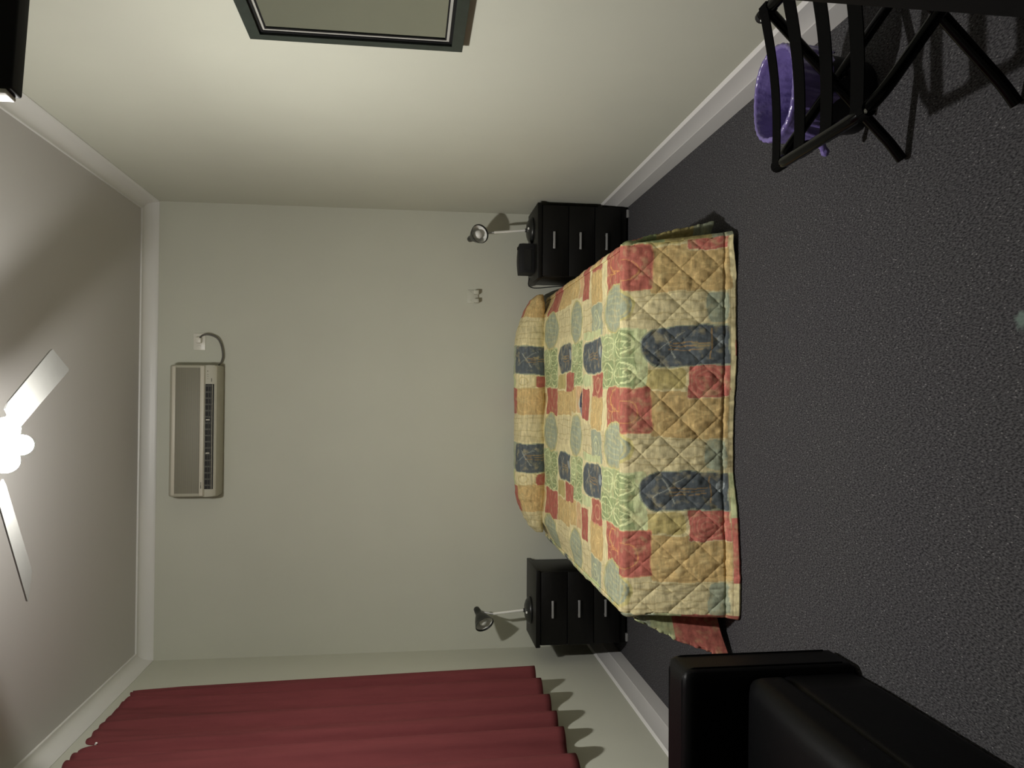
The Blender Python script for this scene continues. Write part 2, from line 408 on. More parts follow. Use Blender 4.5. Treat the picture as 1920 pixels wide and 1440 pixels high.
for x0, x1 in ((1.150, 1.172), (1.174, 1.180), (1.183, 1.190)): box('printed_mark', x0, x1, -0.1835, -0.181, 2.768, 2.773, M['mark'], ac)
for x0, x1, z in ((1.905, 1.912, 2.738), (1.885, 1.889, 2.737), (1.872, 1.876, 2.737), (1.858, 1.861, 2.737), (1.84, 1.862, 2.713)):
    box('control_mark', x0, x1, -0.1685, -0.1655, z, z + 0.004, M['mark'], ac)

po = thing('power_outlet', 'white power outlet with a plug above the cornice end of the air conditioner', 'power outlet', (2.11, 0, 2.83))
po['label'] = 'white power outlet with a plug in it beside the air conditioner'
box('plate', 2.053, 2.166, -0.009, 0, 2.795, 2.872, M['white_plastic'], po, 0.003)
box('switch', 2.075, 2.087, -0.014, -0.008, 2.828, 2.846, M['white_plastic'], po, 0.002)
box('plug', 2.098, 2.140, -0.045, -0.009, 2.815, 2.852, M['white_plastic'], po, 0.008)
tube('power_cord', smooth_path([(2.135, -0.044, 2.822), (2.15, -0.055, 2.80), (2.155, -0.05, 2.765), (2.135, -0.04, 2.715), (2.09, -0.035, 2.688),
                                    (2.02, -0.035, 2.676), (1.975, -0.04, 2.684), (1.950, -0.05, 2.70)]), 0.006, M['cord_grey'], ac, 10)
dp = thing('double_power_point', 'beige double power outlet with two adaptors on the wall above the bed', 'power outlet', (2.45, 0, 1.0))
box('plate', 2.405, 2.498, -0.010, 0, 0.968, 1.045, M['outlet_beige'], dp, 0.003)
for x0, x1 in ((2.408, 2.436), (2.466, 2.496)):
    box('adaptor_plug', x0, x1, -0.040, -0.010, 0.966, 1.002, M['outlet_beige'], dp, 0.004)
for x in (2.42, 2.478): box('switch', x, x + 0.009, -0.014, -0.009, 1.018, 1.032, M['outlet_beige'], dp, 0.001)

# ------------------------------------------------------------ nightstands
def nightstand(x0, x1, label, outer, group):
    t = thing('nightstand', label, 'nightstand', ((x0 + x1) / 2, -0.225, 0), group)
    box('body', x0 + 0.012, x1 - 0.012, -0.405, -0.022, 0.016, 0.585, M['black_wood'], t, 0.002)
    box('top', x0, x1, -0.425, -0.021, 0.588, 0.618, M['black_wood'], t, 0.003)
    for k in range(3):
        z1 = 0.583 - k * 0.1755
        d = box('drawer', x0 + 0.016, x1 - 0.016, -0.423, -0.406, z1 - 0.170, z1, M['black_wood'], t, 0.0015)
        cx = (x0 + x1) / 2; zc = z1 - 0.072
        bm = bmesh.new(); bbox(bm, cx - 0.056, cx + 0.056, -0.448, -0.440, zc - 0.007, zc + 0.007, 0.002)
        bbox(bm, cx - 0.050, cx - 0.040, -0.442, -0.422, zc - 0.004, zc + 0.004)
        bbox(bm, cx + 0.040, cx + 0.050, -0.442, -0.422, zc - 0.004, zc + 0.004)
        frombm('handle', bm, M['handle'], d, angle=40)
    for x in (x0 + 0.02, x1 - 0.075):
        for y in (-0.42, -0.06): box('foot', x, x + 0.052, y, y + 0.03, 0, 0.016, M['foot_metal'], t, 0.002)
    return t
nightstand(0.125, 0.627, 'black three-drawer nightstand left of the bed, holding only a lamp', -1, 'nightstands')
nightstand(2.530, 3.026, 'black three-drawer nightstand right of the bed, with a lamp and clock', 1, 'nightstands')

# ------------------------------------------------------------ bedside lamps
def lamp(bx, by, head, axis, label):
    A = Vector(axis).normalized(); zt = 0.618; Hd = Vector(head)
    t = thing('bedside_lamp', label, 'lamp', (bx, by, zt), 'black bedside lamps')
    b = lathe('base', [(0.0, 0.001), (0.088, 0.001), (0.09, 0.006), (0.086, 0.016), (0.07, 0.029), (0.045, 0.038), (0.014, 0.042), (0.012, 0.05), (0.0, 0.05)], M['lamp_black'], t, origin=(bx, by, zt))
    sw = lathe('switch', [(0.0, 0.0), (0.008, 0), (0.008, 0.008), (0.0, 0.009)], M['chrome'], b, n=16, origin=(bx, by - 0.058, zt + 0.030), axis=(0, -0.45, 0.9))
    top = Vector((bx - 0.018, by, 0.872)) if bx < 1 else Vector((bx - 0.022, by, 0.880))
    tube('pole', [(bx, by, zt + 0.045), top], 0.0085, M['chrome'], t, 14)
    tip = Hd - A * 0.125
    neck = smooth_path([top - Vector((0, 0, 0.005)), top + Vector((0, 0.02, 0.03)), (top + tip) * 0.5 + Vector((0, 0.035, 0.03)), tip + Vector((0, 0.012, -0.012)), tip + A * 0.012], 8)
    tube('gooseneck', neck, 0.006, M['handle'], t, 10)
    out = [(0.0, -0.150), (0.012, -0.149), (0.020, -0.140), (0.023, -0.115), (0.025, -0.092), (0.036, -0.074), (0.050, -0.045), (0.060, -0.018), (0.064, 0.0)]
    sh = lathe('lamp_shade', out + [(0.0655, 0.001), (0.062, 0.001), (0.0585, -0.018), (0.0485, -0.045), (0.034, -0.072), (0.02, -0.088)], M['lamp_black'], t, origin=Hd, axis=A)
    lathe('shade_lining', [(0.0625, -0.001), (0.0578, -0.018), (0.0478, -0.045), (0.0333, -0.071), (0.0, -0.080)], M['lamp_inner'], sh, origin=Hd, axis=A)
    lathe('bulb', [(0.0, -0.082), (0.013, -0.080), (0.014, -0.066), (0.026, -0.045), (0.030, -0.030), (0.026, -0.014), (0.014, -0.004), (0.0, -0.001)], M['bulb'], sh, n=24, origin=Hd, axis=A)
lamp(0.312, -0.20, (0.245, -0.27, 0.936), (-0.55, -0.77, -0.33), 'black bedside lamp on the left nightstand, shade turned towards the curtain')
lamp(2.888, -0.20, (2.842, -0.26, 0.982), (0.10, -0.90, -0.42), 'black bedside lamp on the right nightstand, shade facing the room')

ck = thing('clock_radio', 'small black clock radio on the right nightstand beside the lamp', 'clock', (2.68, -0.22, 0.618))
bm = bmesh.new()
pr = [(-0.30, 0.6185), (-0.30, 0.695), (-0.285, 0.718), (-0.16, 0.712), (-0.15, 0.6185)]
rows = []
for j in range(9):
    x = 2.583 + j * 0.0245; bulge = 0.007 * math.sin(j / 8 * PI)
    rows.append([bm.verts.new((x, y, z + (bulge if z > 0.63 else 0))) for y, z in pr])
for j in range(8):
    for i in range(5): bm.faces.new((rows[j][i], rows[j][(i + 1) % 5], rows[j + 1][(i + 1) % 5], rows[j + 1][i]))
bm.faces.new(rows[0][::-1]); bm.faces.new(rows[-1])
frombm('case', bm, M['plastic_black'], ck, angle=35)
box('display', 2.60, 2.74, -0.3025, -0.2995, 0.640, 0.688, M['screen'], ck)
lathe('volume_knob', [(0, 0), (0.011, 0), (0.011, 0.010), (0, 0.011)], M['plastic_black'], ck, n=18, origin=(2.757, -0.22, 0.714))
tube('power_cord', smooth_path([(2.57, -0.13, 0.625), (2.535, -0.10, 0.628), (2.512, -0.10, 0.605), (2.508, -0.12, 0.55), (2.510, -0.16, 0.49), (2.512, -0.20, 0.42), (2.516, -0.22, 0.30)]),
         0.0035, M['plastic_black'], ck, 8)

# ------------------------------------------------------------ bed and quilt
BX0, BX1, BY0, BZ = 0.763, 2.456, -2.015, 0.487
UX0, VB = 0.79, 0.506
bed = thing('bed', 'double bed base and mattress under the patchwork bedspread', 'bed', (1.6, -1.08, 0))
box('mattress', BX0 + 0.06, BX1 - 0.06, BY0 + 0.07, -0.06, 0.25, 0.445, M['lining'], bed, 0.03, 3)
box('bed_base', BX0 + 0.05, BX1 - 0.05, BY0 + 0.06, -0.06, 0.09, 0.248, M['plastic_black'], bed, 0.01)
for x in (BX0 + 0.10, BX1 - 0.15):
    for y in (BY0 + 0.12, -0.2): box('leg', x, x + 0.05, y, y + 0.05, 0, 0.09, M['plastic_black'], bed, 0.004)

CR = np.array((0.60, 0.53, 0.30)); CR2 = np.array((0.53, 0.465, 0.265)); OC = np.array((0.47, 0.335, 0.145)); RE = np.array((0.345, 0.105, 0.078))
BL = np.array((0.078, 0.092, 0.100)); SG = np.array((0.285, 0.315, 0.225)); GR = np.array((0.235, 0.285, 0.135)); LG = np.array((0.46, 0.50, 0.27))
OL = np.array((0.40, 0.335, 0.135)); PK = np.array((0.42, 0.13, 0.10))
PER = 0.648

def wob(u, v, s=0.0):
    return 0.0045 * np.sin(31 * u + 17 * v + s) + 0.0022 * np.sin(57 * v - 43 * u + 2 * s)

def paint(u, v, kind='top'):
    """printed patchwork: u across the bed, v up from the hem; returns rgb arrays"""
    u = np.asarray(u, float); v = np.asarray(v, float)
    col = np.empty(u.shape + (3,)); col[:] = CR
    uu = u + wob(u, v); vv = v + wob(v, u, 1.3)
    ph = np.mod(uu, PER)
    def put(mask, c, a=1.0):
        col[mask] = col[mask] * (1 - a) + np.asarray(c) * a
    def dphi(c):
        d = ph - c
        return d - PER * np.round(d / PER)
    def rect(p0, p1, v0, v1, c, r=0.012, edge=None, ew=0.006, rtop=None):
        cx = (p0 + p1) / 2; hx = (p1 - p0) / 2; cy = (v0 + v1) / 2; hy = (v1 - v0) / 2
        dx = np.abs(dphi(cx)); dy = vv - cy
        rr_ = np.full(dx.shape, r)
        if rtop is not None: rr_ = np.where(dy > 0, rtop, r)
        ady = np.abs(dy)
        qx = dx - hx + rr_; qy = ady - hy + rr_
        sd = np.minimum(np.maximum(qx, qy), 0) + np.hypot(np.maximum(qx, 0), np.maximum(qy, 0)) - rr_
        put(sd < 0, c)
        if edge is not None: put((sd < 0.001) & (sd > -ew), edge, 0.8)
        return sd
    def ell(cx, cy, hx, hy, c, edge=None, ew=0.1):
        q = np.hypot(dphi(cx) / hx, (vv - cy) / hy)
        put(q < 1, c)
        if edge is not None:
            put((q < 1) & (q > 1 - ew), edge, 0.85); put((q < 1 - 1.6 * ew) & (q > 1 - 2.1 * ew), edge, 0.5)
    def arc(cx, cy, rx, ry, c, w=0.003, a=0.8, half=0):
        q = np.hypot(dphi(cx) / rx, (vv - cy) / ry); d = np.abs(q - 1) * min(rx, ry)
        m_ = d < w
        if half > 0: m_ &= vv > cy
        if half < 0: m_ &= vv < cy
        put(m_, c, a)
    def seg(c0, v0, c1, v1, c, w=0.003, a=0.8):
        px_ = dphi((c0 + c1) / 2) + (c0 + c1) / 2; dx = c1 - c0; dy = v1 - v0; L2 = dx * dx + dy * dy
        t = np.clip(((px_ - c0) * dx + (vv - v0) * dy) / L2, 0, 1)
        put(np.hypot(px_ - c0 - t * dx, vv - v0 - t * dy) < w, c, a)
    def stripes(p0, p1, v0, v1):
        rect(p0, p1, v0, v1, CR2)
        for k in range(4):
            f = p0 + (p1 - p0) * (0.16 + 0.24 * k)
            seg(f, v0, f + 0.01 * (-1) ** k, v1, (0.33, 0.26, 0.11), 0.0022, 0.6)
    def blue(p0, p1, v0, v1, rt=0.085):
        rect(p0, p1, v0, v1, BL, 0.012, (0.30, 0.33, 0.22), 0.005, rt)
        c = (p0 + p1) / 2
        seg(c - 0.05, v0 + .6 * (v1 - v0), c + 0.05, v0 + .75 * (v1 - v0), (0.30, 0.32, 0.28), 0.003)
        seg(c + 0.06, v0 + .5 * (v1 - v0), c - 0.03, v0 + .86 * (v1 - v0), (0.30, 0.32, 0.28), 0.002, .7)
        for q in (-0.012, 0.003, 0.016): seg(c + q, v0 + .25 * (v1 - v0), c + q - .004, v0 + .68 * (v1 - v0), (0.34, 0.21, 0.07), 0.002, .7)
        seg(c - 0.06, v0 + .22 * (v1 - v0), c + 0.07, v0 + .22 * (v1 - v0), (0.34, 0.21, 0.07), 0.003, .6)
        ell(c + .02, v0 + .1 * (v1 - v0), .03, .02, (0.25, 0.28, 0.28))
    def green(p0, p1, v0, v1):
        rect(p0, p1, v0, v1, GR, 0.01, LG, 0.008)
        cx = (p0 + p1) / 2; cy = (v0 + v1) / 2; hx = (p1 - p0) / 2; hy = (v1 - v0) / 2
        seg(p0, cy, p1, cy, LG, 0.003); seg(cx, v0, cx, v1, LG, 0.003)
        put((np.abs(dphi(cx + hx / 2)) < hx / 2) & (np.abs(vv - cy - hy / 2) < hy / 2), LG, 0.35)
        for sx in (-1, 1):
            for sy in (-1, 1):
                ex, ey = cx + sx * hx / 2, cy + sy * hy / 2
                arc(ex, ey, hx * .40, hy * .44, (0.56, 0.60, 0.32), 0.0032, .9)
                arc(ex, ey, hx * .16, hy * .44, (0.56, 0.60, 0.32), 0.0018, .8)
                for k in (-.3, -.1, .1, .3): seg(ex - .2 * hx, ey + hy * (k - .08), ex, ey + hy * k, (0.56, 0.60, 0.32), 0.002, .7); 
                for k in (-.3, -.1, .1, .3): seg(ex + .2 * hx, ey + hy * (k - .08), ex, ey + hy * k, (0.56, 0.60, 0.32), 0.002, .7)
    def red(p0, p1, v0, v1):
        rect(p0, p1, v0, v1, RE, 0.014, (0.50, 0.22, 0.12), 0.004)
        cx = (p0 + p1) / 2; hx = (p1 - p0) / 2; hv = v1 - v0; o = (0.56, 0.30, 0.10)
        arc(cx - hx * .45, v0 + hv * .62, hx * .42, hv * .22, o, 0.0025, .8, 1)
        arc(cx + hx * .45, v0 + hv * .62, hx * .42, hv * .22, o, 0.0025, .8, 1)
        seg(cx - hx * .05, v0 + hv * .45, cx - hx * .05, v0 + hv * .9, o, 0.002, .8)
        seg(cx - hx * .03, v0 + hv * .5, cx + hx * .25, v0 + hv * .85, o, 0.002, .7)
        arc(cx - hx * .1, v0 + hv * .3, hx * .5, hv * .16, o, 0.002, .6)
        arc(cx - hx * .55, v0 + hv * .38, hx * .16, hv * .05, o, 0.002, .8)
        for k in range(5): put(np.hypot(dphi(p0 + hx * (.3 + .35 * k)), vv - v1 + .025) < .006, (0.55, 0.33, 0.20), .8)
    def ochre(p0, p1, v0, v1):
        rect(p0, p1, v0, v1, OC, 0.012)
        cx = (p0 + p1) / 2; hx = (p1 - p0) / 2; cy = (v0 + v1) / 2; hv = (v1 - v0) / 2; l = (0.60, 0.45, 0.20)
        for sx in (-1, 1):
            arc(cx + sx * hx * .45, cy + hv * .45, hx * .36, hv * .36, l, .0025, .7)
            arc(cx + sx * hx * .45, cy - hv * .45, hx * .36, hv * .36, l, .0025, .7)
        seg(p0, cy, p1, cy, l, .003, .6); seg(cx, v0, cx, v1, l, .002, .5)
    def oval(c, cy, hx, hy):
        ell(c, cy, hx, hy, SG, (0.48, 0.42, 0.16), 0.07)
        for k in range(6):
            f = -0.6 + 0.24 * k
            seg(c + hx * f, cy - hy * .5, c + hx * (f + .12), cy + hy * .55, (0.46, 0.45, 0.24), .004, .45)
    # the foot drop
    stripes(-0.025, 0.149, 0.0, 0.50)
    rect(-0.02, 0.13, 0.05, 0.15, SG, 0.03, CR2, .006)
    ochre(0.13, 0.335, 0.045, 0.385)
    rect(0.335, 0.447, 0.231, 0.44, OL, 0.03, CR, .008)
    rect(0.308, 0.452, 0.045, 0.228, PK, 0.012, CR, .004)
    for k in range(3): arc(0.38, 0.14, 0.02 + .02 * k, .03 + .022 * k, (0.5, 0.27, 0.18), .0022, .5)
    rect(0.352, 0.625, 0.40, 0.46, LG, 0.01)
    blue(0.447, 0.625, 0.045, 0.43)
    green(0.356, 0.622, 0.442, 0.900)
    red(0.149, 0.358, 0.379, 0.784)
    # bed top rows
    stripes(-0.03, 0.15, 0.83, 0.90)
    oval(0.082, 0.650, 0.115, 0.195)
    rect(0.312, 0.432, 0.885, 1.10, RE, .012, (0.5, 0.26, 0.16), .005); arc(.372, .99, .035, .05, (0.55, 0.33, 0.20), .004, .7)
    ochre(0.145, 0.312, 0.875, 1.11)
    rect(-0.025, 0.140, 0.885, 1.10, SG, .01); arc(0.06, 1.0, .05, .06, (0.5, 0.52, 0.3), .004); arc(0.06, 1.0, .025, .03, (0.5, 0.52, 0.3), .004)
    blue(0.437, 0.612, 0.905, 1.275)
    stripes(-0.02, 0.17, 1.10, 1.285)
    rect(0.19, 0.36, 1.16, 1.30, RE, .01)
    rect(0.375, 0.432, 1.12, 1.28, LG, .02)
    green(0.375, 0.625, 1.285, 1.54)
    oval(0.095, 1.43, 0.125, 0.14)
    ochre(0.23, 0.37, 1.415, 1.545)
    rect(0.225, 0.37, 1.31, 1.405, (0.52, 0.34, 0.18), .02)
    rect(0.62, 0.66, 0.91, 1.27, LG, .01)
    rect(0.365, 0.455, 1.93, 1.86, OL, .01)
    ochre(0.205, 0.35, 1.55, 1.85)
    rect(0.35, 0.455, 1.47, 1.66, RE, .012)
    rect(0.36, 0.455, 1.68, 1.85, OL, .02)
    blue(0.46, 0.63, 1.55, 1.85)
    stripes(0.03, 0.20, 1.58, 1.86)
    green(0.375, 0.625, 1.865, 2.20)
    rect(0.20, 0.372, 1.86, 2.15, RE, .012)
    oval(0.09, 2.03, 0.125, 0.17)
    blue(0.46, 0.63, 2.21, 2.48)
    rect(0.345, 0.455, 2.22, 2.48, RE, .012)
    ochre(0.20, 0.34, 2.18, 2.48)
    stripes(0.03, 0.195, 2.22, 2.48)
    # ---- pillow roll (v 2.5 at the crease, rising over the top)
    sel = v > 2.49
    if sel.any():
        keep = col.copy()
        col[:] = CR
        stripes(0.02, 0.20, 2.45, 2.86)
        ochre(0.20, 0.375, 2.45, 2.70)
        rect(0.20, 0.375, 2.70, 2.86, RE, .01)
        rect(0.375, 0.455, 2.45, 2.56, RE, .01)
        rect(0.375, 0.47, 2.56, 2.72, CR, .03, (0.42, 0.36, 0.16), .005); arc(.42, 2.64, .025, .035, (0.42, 0.34, 0.14), .003, .7)
        rect(0.375, 0.47, 2.72, 2.86, LG, .01)
        rect(0.47, 0.66, 2.70, 2.90, SG, .01)
        blue(0.462, 0.655, 2.40, 2.72, .03)
        col[~sel] = keep[~sel]
    # hem turned under along the floor
    hs = (v < 0.047) & (u < 0.62)
    hemc = np.where((u > 0.42)[..., None], LG * 0.9, np.where((u > 0.13)[..., None], PK, CR))
    col[hs] = hemc[hs]
    seam = (np.abs(v - 0.048) < 0.0022)
    put(seam, (0.25, 0.20, 0.10), 0.7)
    hs = (v < 0.047) & (u > 1.0) & (u < 1.16); put(hs, CR, 1.0)
    hs = (v < 0.03) & (np.abs(u - 1.17) < 0.035); put(hs, PK, 1.0)
    # slit in the cloth showing pale lining and a dark gap
    cu, cv = 0.925, 1.37
    t = (v - cv + 0.035) / 0.07
    du = u - cu
    slit = (np.abs(du) < 0.075) & (v > 1.30) & (v < 1.30 + 0.07 * (1 - np.abs(du) / 0.075))
    col *= 1.24
    if kind == 'top':
        col[slit] = (0.55, 0.53, 0.42); col[slit & (v < 1.335) & (du > -0.02)] = (0.04, 0.045, 0.08); col[slit & (v < 1.33) & (du <= -0.02)] = (0.26, 0.26, 0.26)
    return col

def pnoise(x, y, sc, seed):
    """smooth value noise with numpy"""
    rng = np.random.RandomState(seed); G = rng.rand(64, 64)
    X = np.asarray(x) * sc + 100; Y = np.asarray(y) * sc + 100
    xi = np.floor(X).astype(int); yi = np.floor(Y).astype(int); fx = X - xi; fy = Y - yi
    fx = fx * fx * (3 - 2 * fx); fy = fy * fy * (3 - 2 * fy)
    g = lambda a, b: G[a % 64, b % 64]
    return (g(xi, yi) * (1 - fx) + g(xi + 1, yi) * fx) * (1 - fy) + (g(xi, yi + 1) * (1 - fx) + g(xi + 1, yi + 1) * fx) * fy - 0.5

QP = 0.165         # width of a stitched diamond
def puff(u, v):
    a = np.abs(np.sin(PI * (u + v + 0.03) / QP)); b = np.abs(np.sin(PI * (u - v + 0.05) / QP))
    return np.minimum(np.minimum(a, b) * 1.25, 1) ** 0.33

def grid_mesh(name, P, colr, parent, m, double=False):
    """P (n,k,3)"""
    n, k = P.shape[:2]
    idx = np.arange(n * k).reshape(n, k)
    q = np.stack([idx[:-1, :-1], idx[1:, :-1], idx[1:, 1:], idx[:-1, 1:]], -1).reshape(-1, 4)
    me = bpy.data.meshes.new(name); me.vertices.add(n * k); me.vertices.foreach_set('co', P.reshape(-1).astype(np.float32))
    me.loops.add(q.size); me.loops.foreach_set('vertex_index', q.reshape(-1).astype(np.int32))
    me.polygons.add(len(q)); me.polygons.foreach_set('loop_start', np.arange(0, q.size, 4, dtype=np.int32))
    me.polygons.foreach_set('loop_total', np.full(len(q), 4, dtype=np.int32))
    me.update(calc_edges=True)
    if colr is not None:
        ca = me.color_attributes.new('print', 'FLOAT_COLOR', 'POINT')
        cc = np.ones((n * k, 4), np.float32); cc[:, :3] = colr.reshape(-1, 3); ca.data.foreach_set('color', cc.reshape(-1))
    o = link(name, me, m, parent, True)
    return o

spread = thing('bedspread', 'quilted patchwork bedspread in cream, red, green and navy covering the bed', 'bedspread', (1.6, -1.1, 0.525))
RR = 0.035          # rounding of the mattress edge
Yp = -0.30          # where the spread tucks under the pillows
ZF = lambda y: BZ + 0.062 * np.clip((y + 1.6) / 1.3, 0, 1) ** 1.5

# --- one continuous cover: perimeter coordinate s runs left side (back to front), left pleat, foot, right pleat, right side
def perimeter():
    pts = []   # (x_top, y_top, nx, ny, fold_dx, fold_dy, u, vbase, uflag, flare)
    xl, xr, yf = BX0, BX1, BY0
    # left side from the head to the foot corner
    ys = np.concatenate([np.linspace(-0.05, -1.7, 90), np.linspace(-1.71, yf + RR, 90)])
    for y in ys: pts.append(('L', xl, y))
    # corner arc is handled by the pleat between L and F
    for k in range(1, 60): pts.append(('PL', k / 60, 0))
    for x in np.linspace(xl + 0.012, xr - 0.012, 400): pts.append(('F', x, yf))
    for k in range(1, 60): pts.append(('PR', k / 60, 0))
    for y in ys[::-1]: pts.append(('R', xr, y))
    return pts
pts = perimeter()
nb = 150
arcL = RR * PI / 2
bl = np.concatenate([np.linspace(0, arcL, 10), np.linspace(arcL + 0.004, BZ - RR + arcL, nb - 10)])   # arc length below the inset rim
S = np.zeros((len(pts), nb, 3)); UV = np.zeros((len(pts), nb, 2))
def drop(b):
    """outward distance from inset rim, and height, for arc length b"""
    t = np.clip(b / RR, 0, PI / 2)
    out = RR * np.sin(t); z = BZ - RR * (1 - np.cos(t)); rest = np.maximum(b - arcL, 0)
    return out, z - rest
for i, p in enumerate(pts):
    out, z = drop(bl)
    f = np.clip((bl - arcL) / (BZ - RR), 0, 1)
    if p[0] == 'F':
        u = p[1] - UX0
        hem = np.clip((0.055 - z) / 0.055, 0, 1)
        hb = 0.002 + 0.026 * np.clip((0.62 - u) / 0.15, 0, 1) + 0.010 * math.exp(-((u - 1.12) / 0.10) ** 2)
        lean = (0.125 - 0.02 * math.cos((u - 0.8) * 3.6)) * f ** 0.9 + hb * np.sin(np.clip(hem, 0, 1) * PI * 0.5) + 0.010 * f * math.sin(u * 7.3)
        crease = -0.010 * np.exp(-((z - 0.052) / 0.006) ** 2)
        x = np.full(nb, p[1]) + f * (0.028 * np.clip((u - 0.81) / 0.82, 0, 1) + 0.024 * np.clip((0.81 - u) / 0.82, 0, 1))
        y = p[2] + RR - out - lean - crease
        zz = z + 0.022 * hem * np.clip((u - 1.45) / 0.17, 0, 1)
        S[i, :, 0] = x; S[i, :, 1] = y; S[i, :, 2] = zz
        UV[i, :, 0] = u
        UV[i, :, 1] = VB - (bl - arcL + RR) * (bl >= arcL) - (bl / arcL * RR) * (bl < arcL)
    elif p[0] in 'LR':
        sgn = -1 if p[0] == 'L' else 1; y = p[2]
        near = np.clip((y - BY0 - 0.02) / 0.9, 0, 1)
        if p[0] == 'L': fl = 0.165 * (1 - near) ** 1.4 + 0.02
        else: fl = 0.085 * (1 - near) ** 1.4 + 0.02
        wave = 0.012 * math.sin(y * 9.0) * f
        S[i, :, 0] = p[1] - sgn * RR + sgn * (out + fl * f ** 0.85) + sgn * wave * near
        S[i, :, 1] = y - (0.15 if p[0] == 'L' else 0.03) * f ** 1.2 * (1 - near) ** 4
        S[i, :, 2] = z + (0.02 * f if p[0] == 'L' else 0.055 * f * (1 - near))
        dist = (y - BY0)
        UV[i, :, 0] = (-bl) if sgn < 0 else (BX1 - BX0 + bl); UV[i, :, 1] = VB + dist
    else:
        UV[i, 0, 0] = 0
idxs = {k: [i for i, p in enumerate(pts) if p[0] == k] for k in ('L', 'PL', 'F', 'PR', 'R')}
def pleat(ids, A, B, sgn, inward):
    """cloth folding back between two hanging edges A and B (arrays nb,3), tucked inward behind the foot panel"""
    out, z = drop(bl); f = np.clip((bl - arcL) / (BZ - RR), 0, 1)
    n = len(ids)
    for j, i in enumerate(ids):
        t = (j + 1) / (n + 1)
        mid = 0.5 * (A + B); mid[:, 0] += -sgn * 0.10 * f; mid[:, 1] = BY0 + RR + 0.02 * f
        # rounded edge where the foot panel turns back
        a2 = A.copy(); a2[:, 0] += sgn * 0.010 * f + sgn * 0.02 * 0; a2[:, 1] += 0.016 * f + 0.012
        P_ = [A, a2, mid, B]
        lift = 0.0
        if t < 0.3: q = t / 0.3; bow = np.sin(q * PI) * 0.012 * f; pos = A * (1 - q) + a2 * q; pos[:, 0] += sgn * bow
        elif t < 0.65: q = (t - 0.3) / 0.35; pos = a2 * (1 - q) + mid * q
        else: q = (t - 0.65) / 0.35; pos = mid * (1 - q) + B * q; lift = (0.025 if sgn < 0 else 0.03) * (1 - q ** 2)
        # rounded shoulder at the very top
        th = t * PI / 2
        if True:
            cx = A[0, 0] * (1 - t) + (BX1 - RR if sgn > 0 else BX0 + RR) * t; cy = BY0 + RR
            sh = np.stack([cx + sgn * out * math.sin(th), cy - out * math.cos(th), z], -1)
            w = np.clip((bl - arcL) / 0.07, 0, 1)[:, None]; w = w * w * (3 - 2 * w)
            pos = sh * (1 - w) + pos * w
            pos[:, 2] += lift * f ** 2
        S[i] = pos
        UV[i, :, 0] = (-0.16 * t) if sgn < 0 else (BX1 - BX0 + 0.16 * t)
        UV[i, :, 1] = VB - bl * (1 - t) + 0.2 * t
pleat(idxs['PL'][::-1], S[idxs['F'][0]].copy(), S[idxs['L'][-1]].copy(), -1, 1)
pleat(idxs['PR'], S[idxs['F'][-1]].copy(), S[idxs['R'][0]].copy(), 1, 1)
# side drops take their print from the drop, tinted by where they hang
UVs = UV.copy()
# displacement of stitched diamonds and wrinkles along the surface normal
def normals(P):
    du = np.gradient(P, axis=0); dv = np.gradient(P, axis=1)
    n = np.cross(du, dv); l = np.linalg.norm(n, axis=-1, keepdims=True); return n / np.maximum(l, 1e-9)
N_ = normals(S)
fi = idxs['F'][200]
if N_[fi, 60, 1] > 0: N_ = -N_
amp = np.clip(bl / 0.05, 0, 1)[None, :]
uu, vv = UV[..., 0], UV[..., 1]
hemmask = np.clip((vv - 0.05) / 0.03, 0, 1)
dsp = 0.0088 * (puff(uu, vv) - 0.75) * hemmask + 0.008 * pnoise(uu, vv * 0.45, 26, 3) + 0.010 * pnoise(uu, vv, 7, 5) + 0.006 * pnoise(uu * 1.5, vv * 0.7, 55, 8)
isS = np.array([0.35 if p[0] in ('PL', 'PR') else 1.0 for p in pts])[:, None]
dsp = dsp * isS
S += N_ * (dsp * amp)[..., None]
S[..., 2] = np.maximum(S[..., 2], 0.004)
colr = paint(UV[..., 0], UV[..., 1], 'side')
# side panels show their own patches
for k, cc in (('L', 0), ('R', 1)):
    ids = idxs[k] + idxs['PL' if k == 'L' else 'PR']
    ub = np.where(np.array([pts[i][0] in 'LR' for i in ids])[:, None], bl[None, :], bl[None, :])
    yb = np.array([(pts[i][2] - BY0) if pts[i][0] in 'LR' else 0.0 for i in ids])[:, None] + 0 * ub
    if k == 'L':
        c_ = np.empty(ub.shape + (3,)); c_[:] = SG * 1.15
        c_[ub > 0.16] = LG * 0.8
        c_[ub > 0.27] = PK
        c_[ub + 0.12 * pnoise(ub, yb, 6, 2) > 0.43] = CR
        c_[ub + 0.1 * pnoise(ub, yb, 6, 3) > 0.475] = PK
        nn = pnoise(ub, yb, 40, 4); c_ *= (1 + 0.35 * nn)[..., None]
        tp = paint(-0.02 - 0.3 * ub, VB + yb, 'side'); sm = (ub < 0.13) & (yb > 0.01); c_[sm] = tp[sm]
    else:
        c_ = np.empty(ub.shape + (3,)); c_[:] = GR * 0.9
        c_[ub > 0.2] = OL * 0.8
        c_[ub > 0.40] = SG
        nn = pnoise(ub, yb, 40, 4); c_ *= (1 + 0.35 * nn)[..., None]
        tp = paint(BX1 - UX0 - 0.06 + 0.2 * ub, VB + yb, 'side'); sm = (ub < 0.13) & (yb > 0.01); c_[sm] = tp[sm]
    colr[ids] = c_
drape = grid_mesh('drape', S, colr, spread, M['quilt'])
so = drape.modifiers.new('thick', 'SOLIDIFY'); so.thickness = 0.006; so.offset = -1 if True else 1

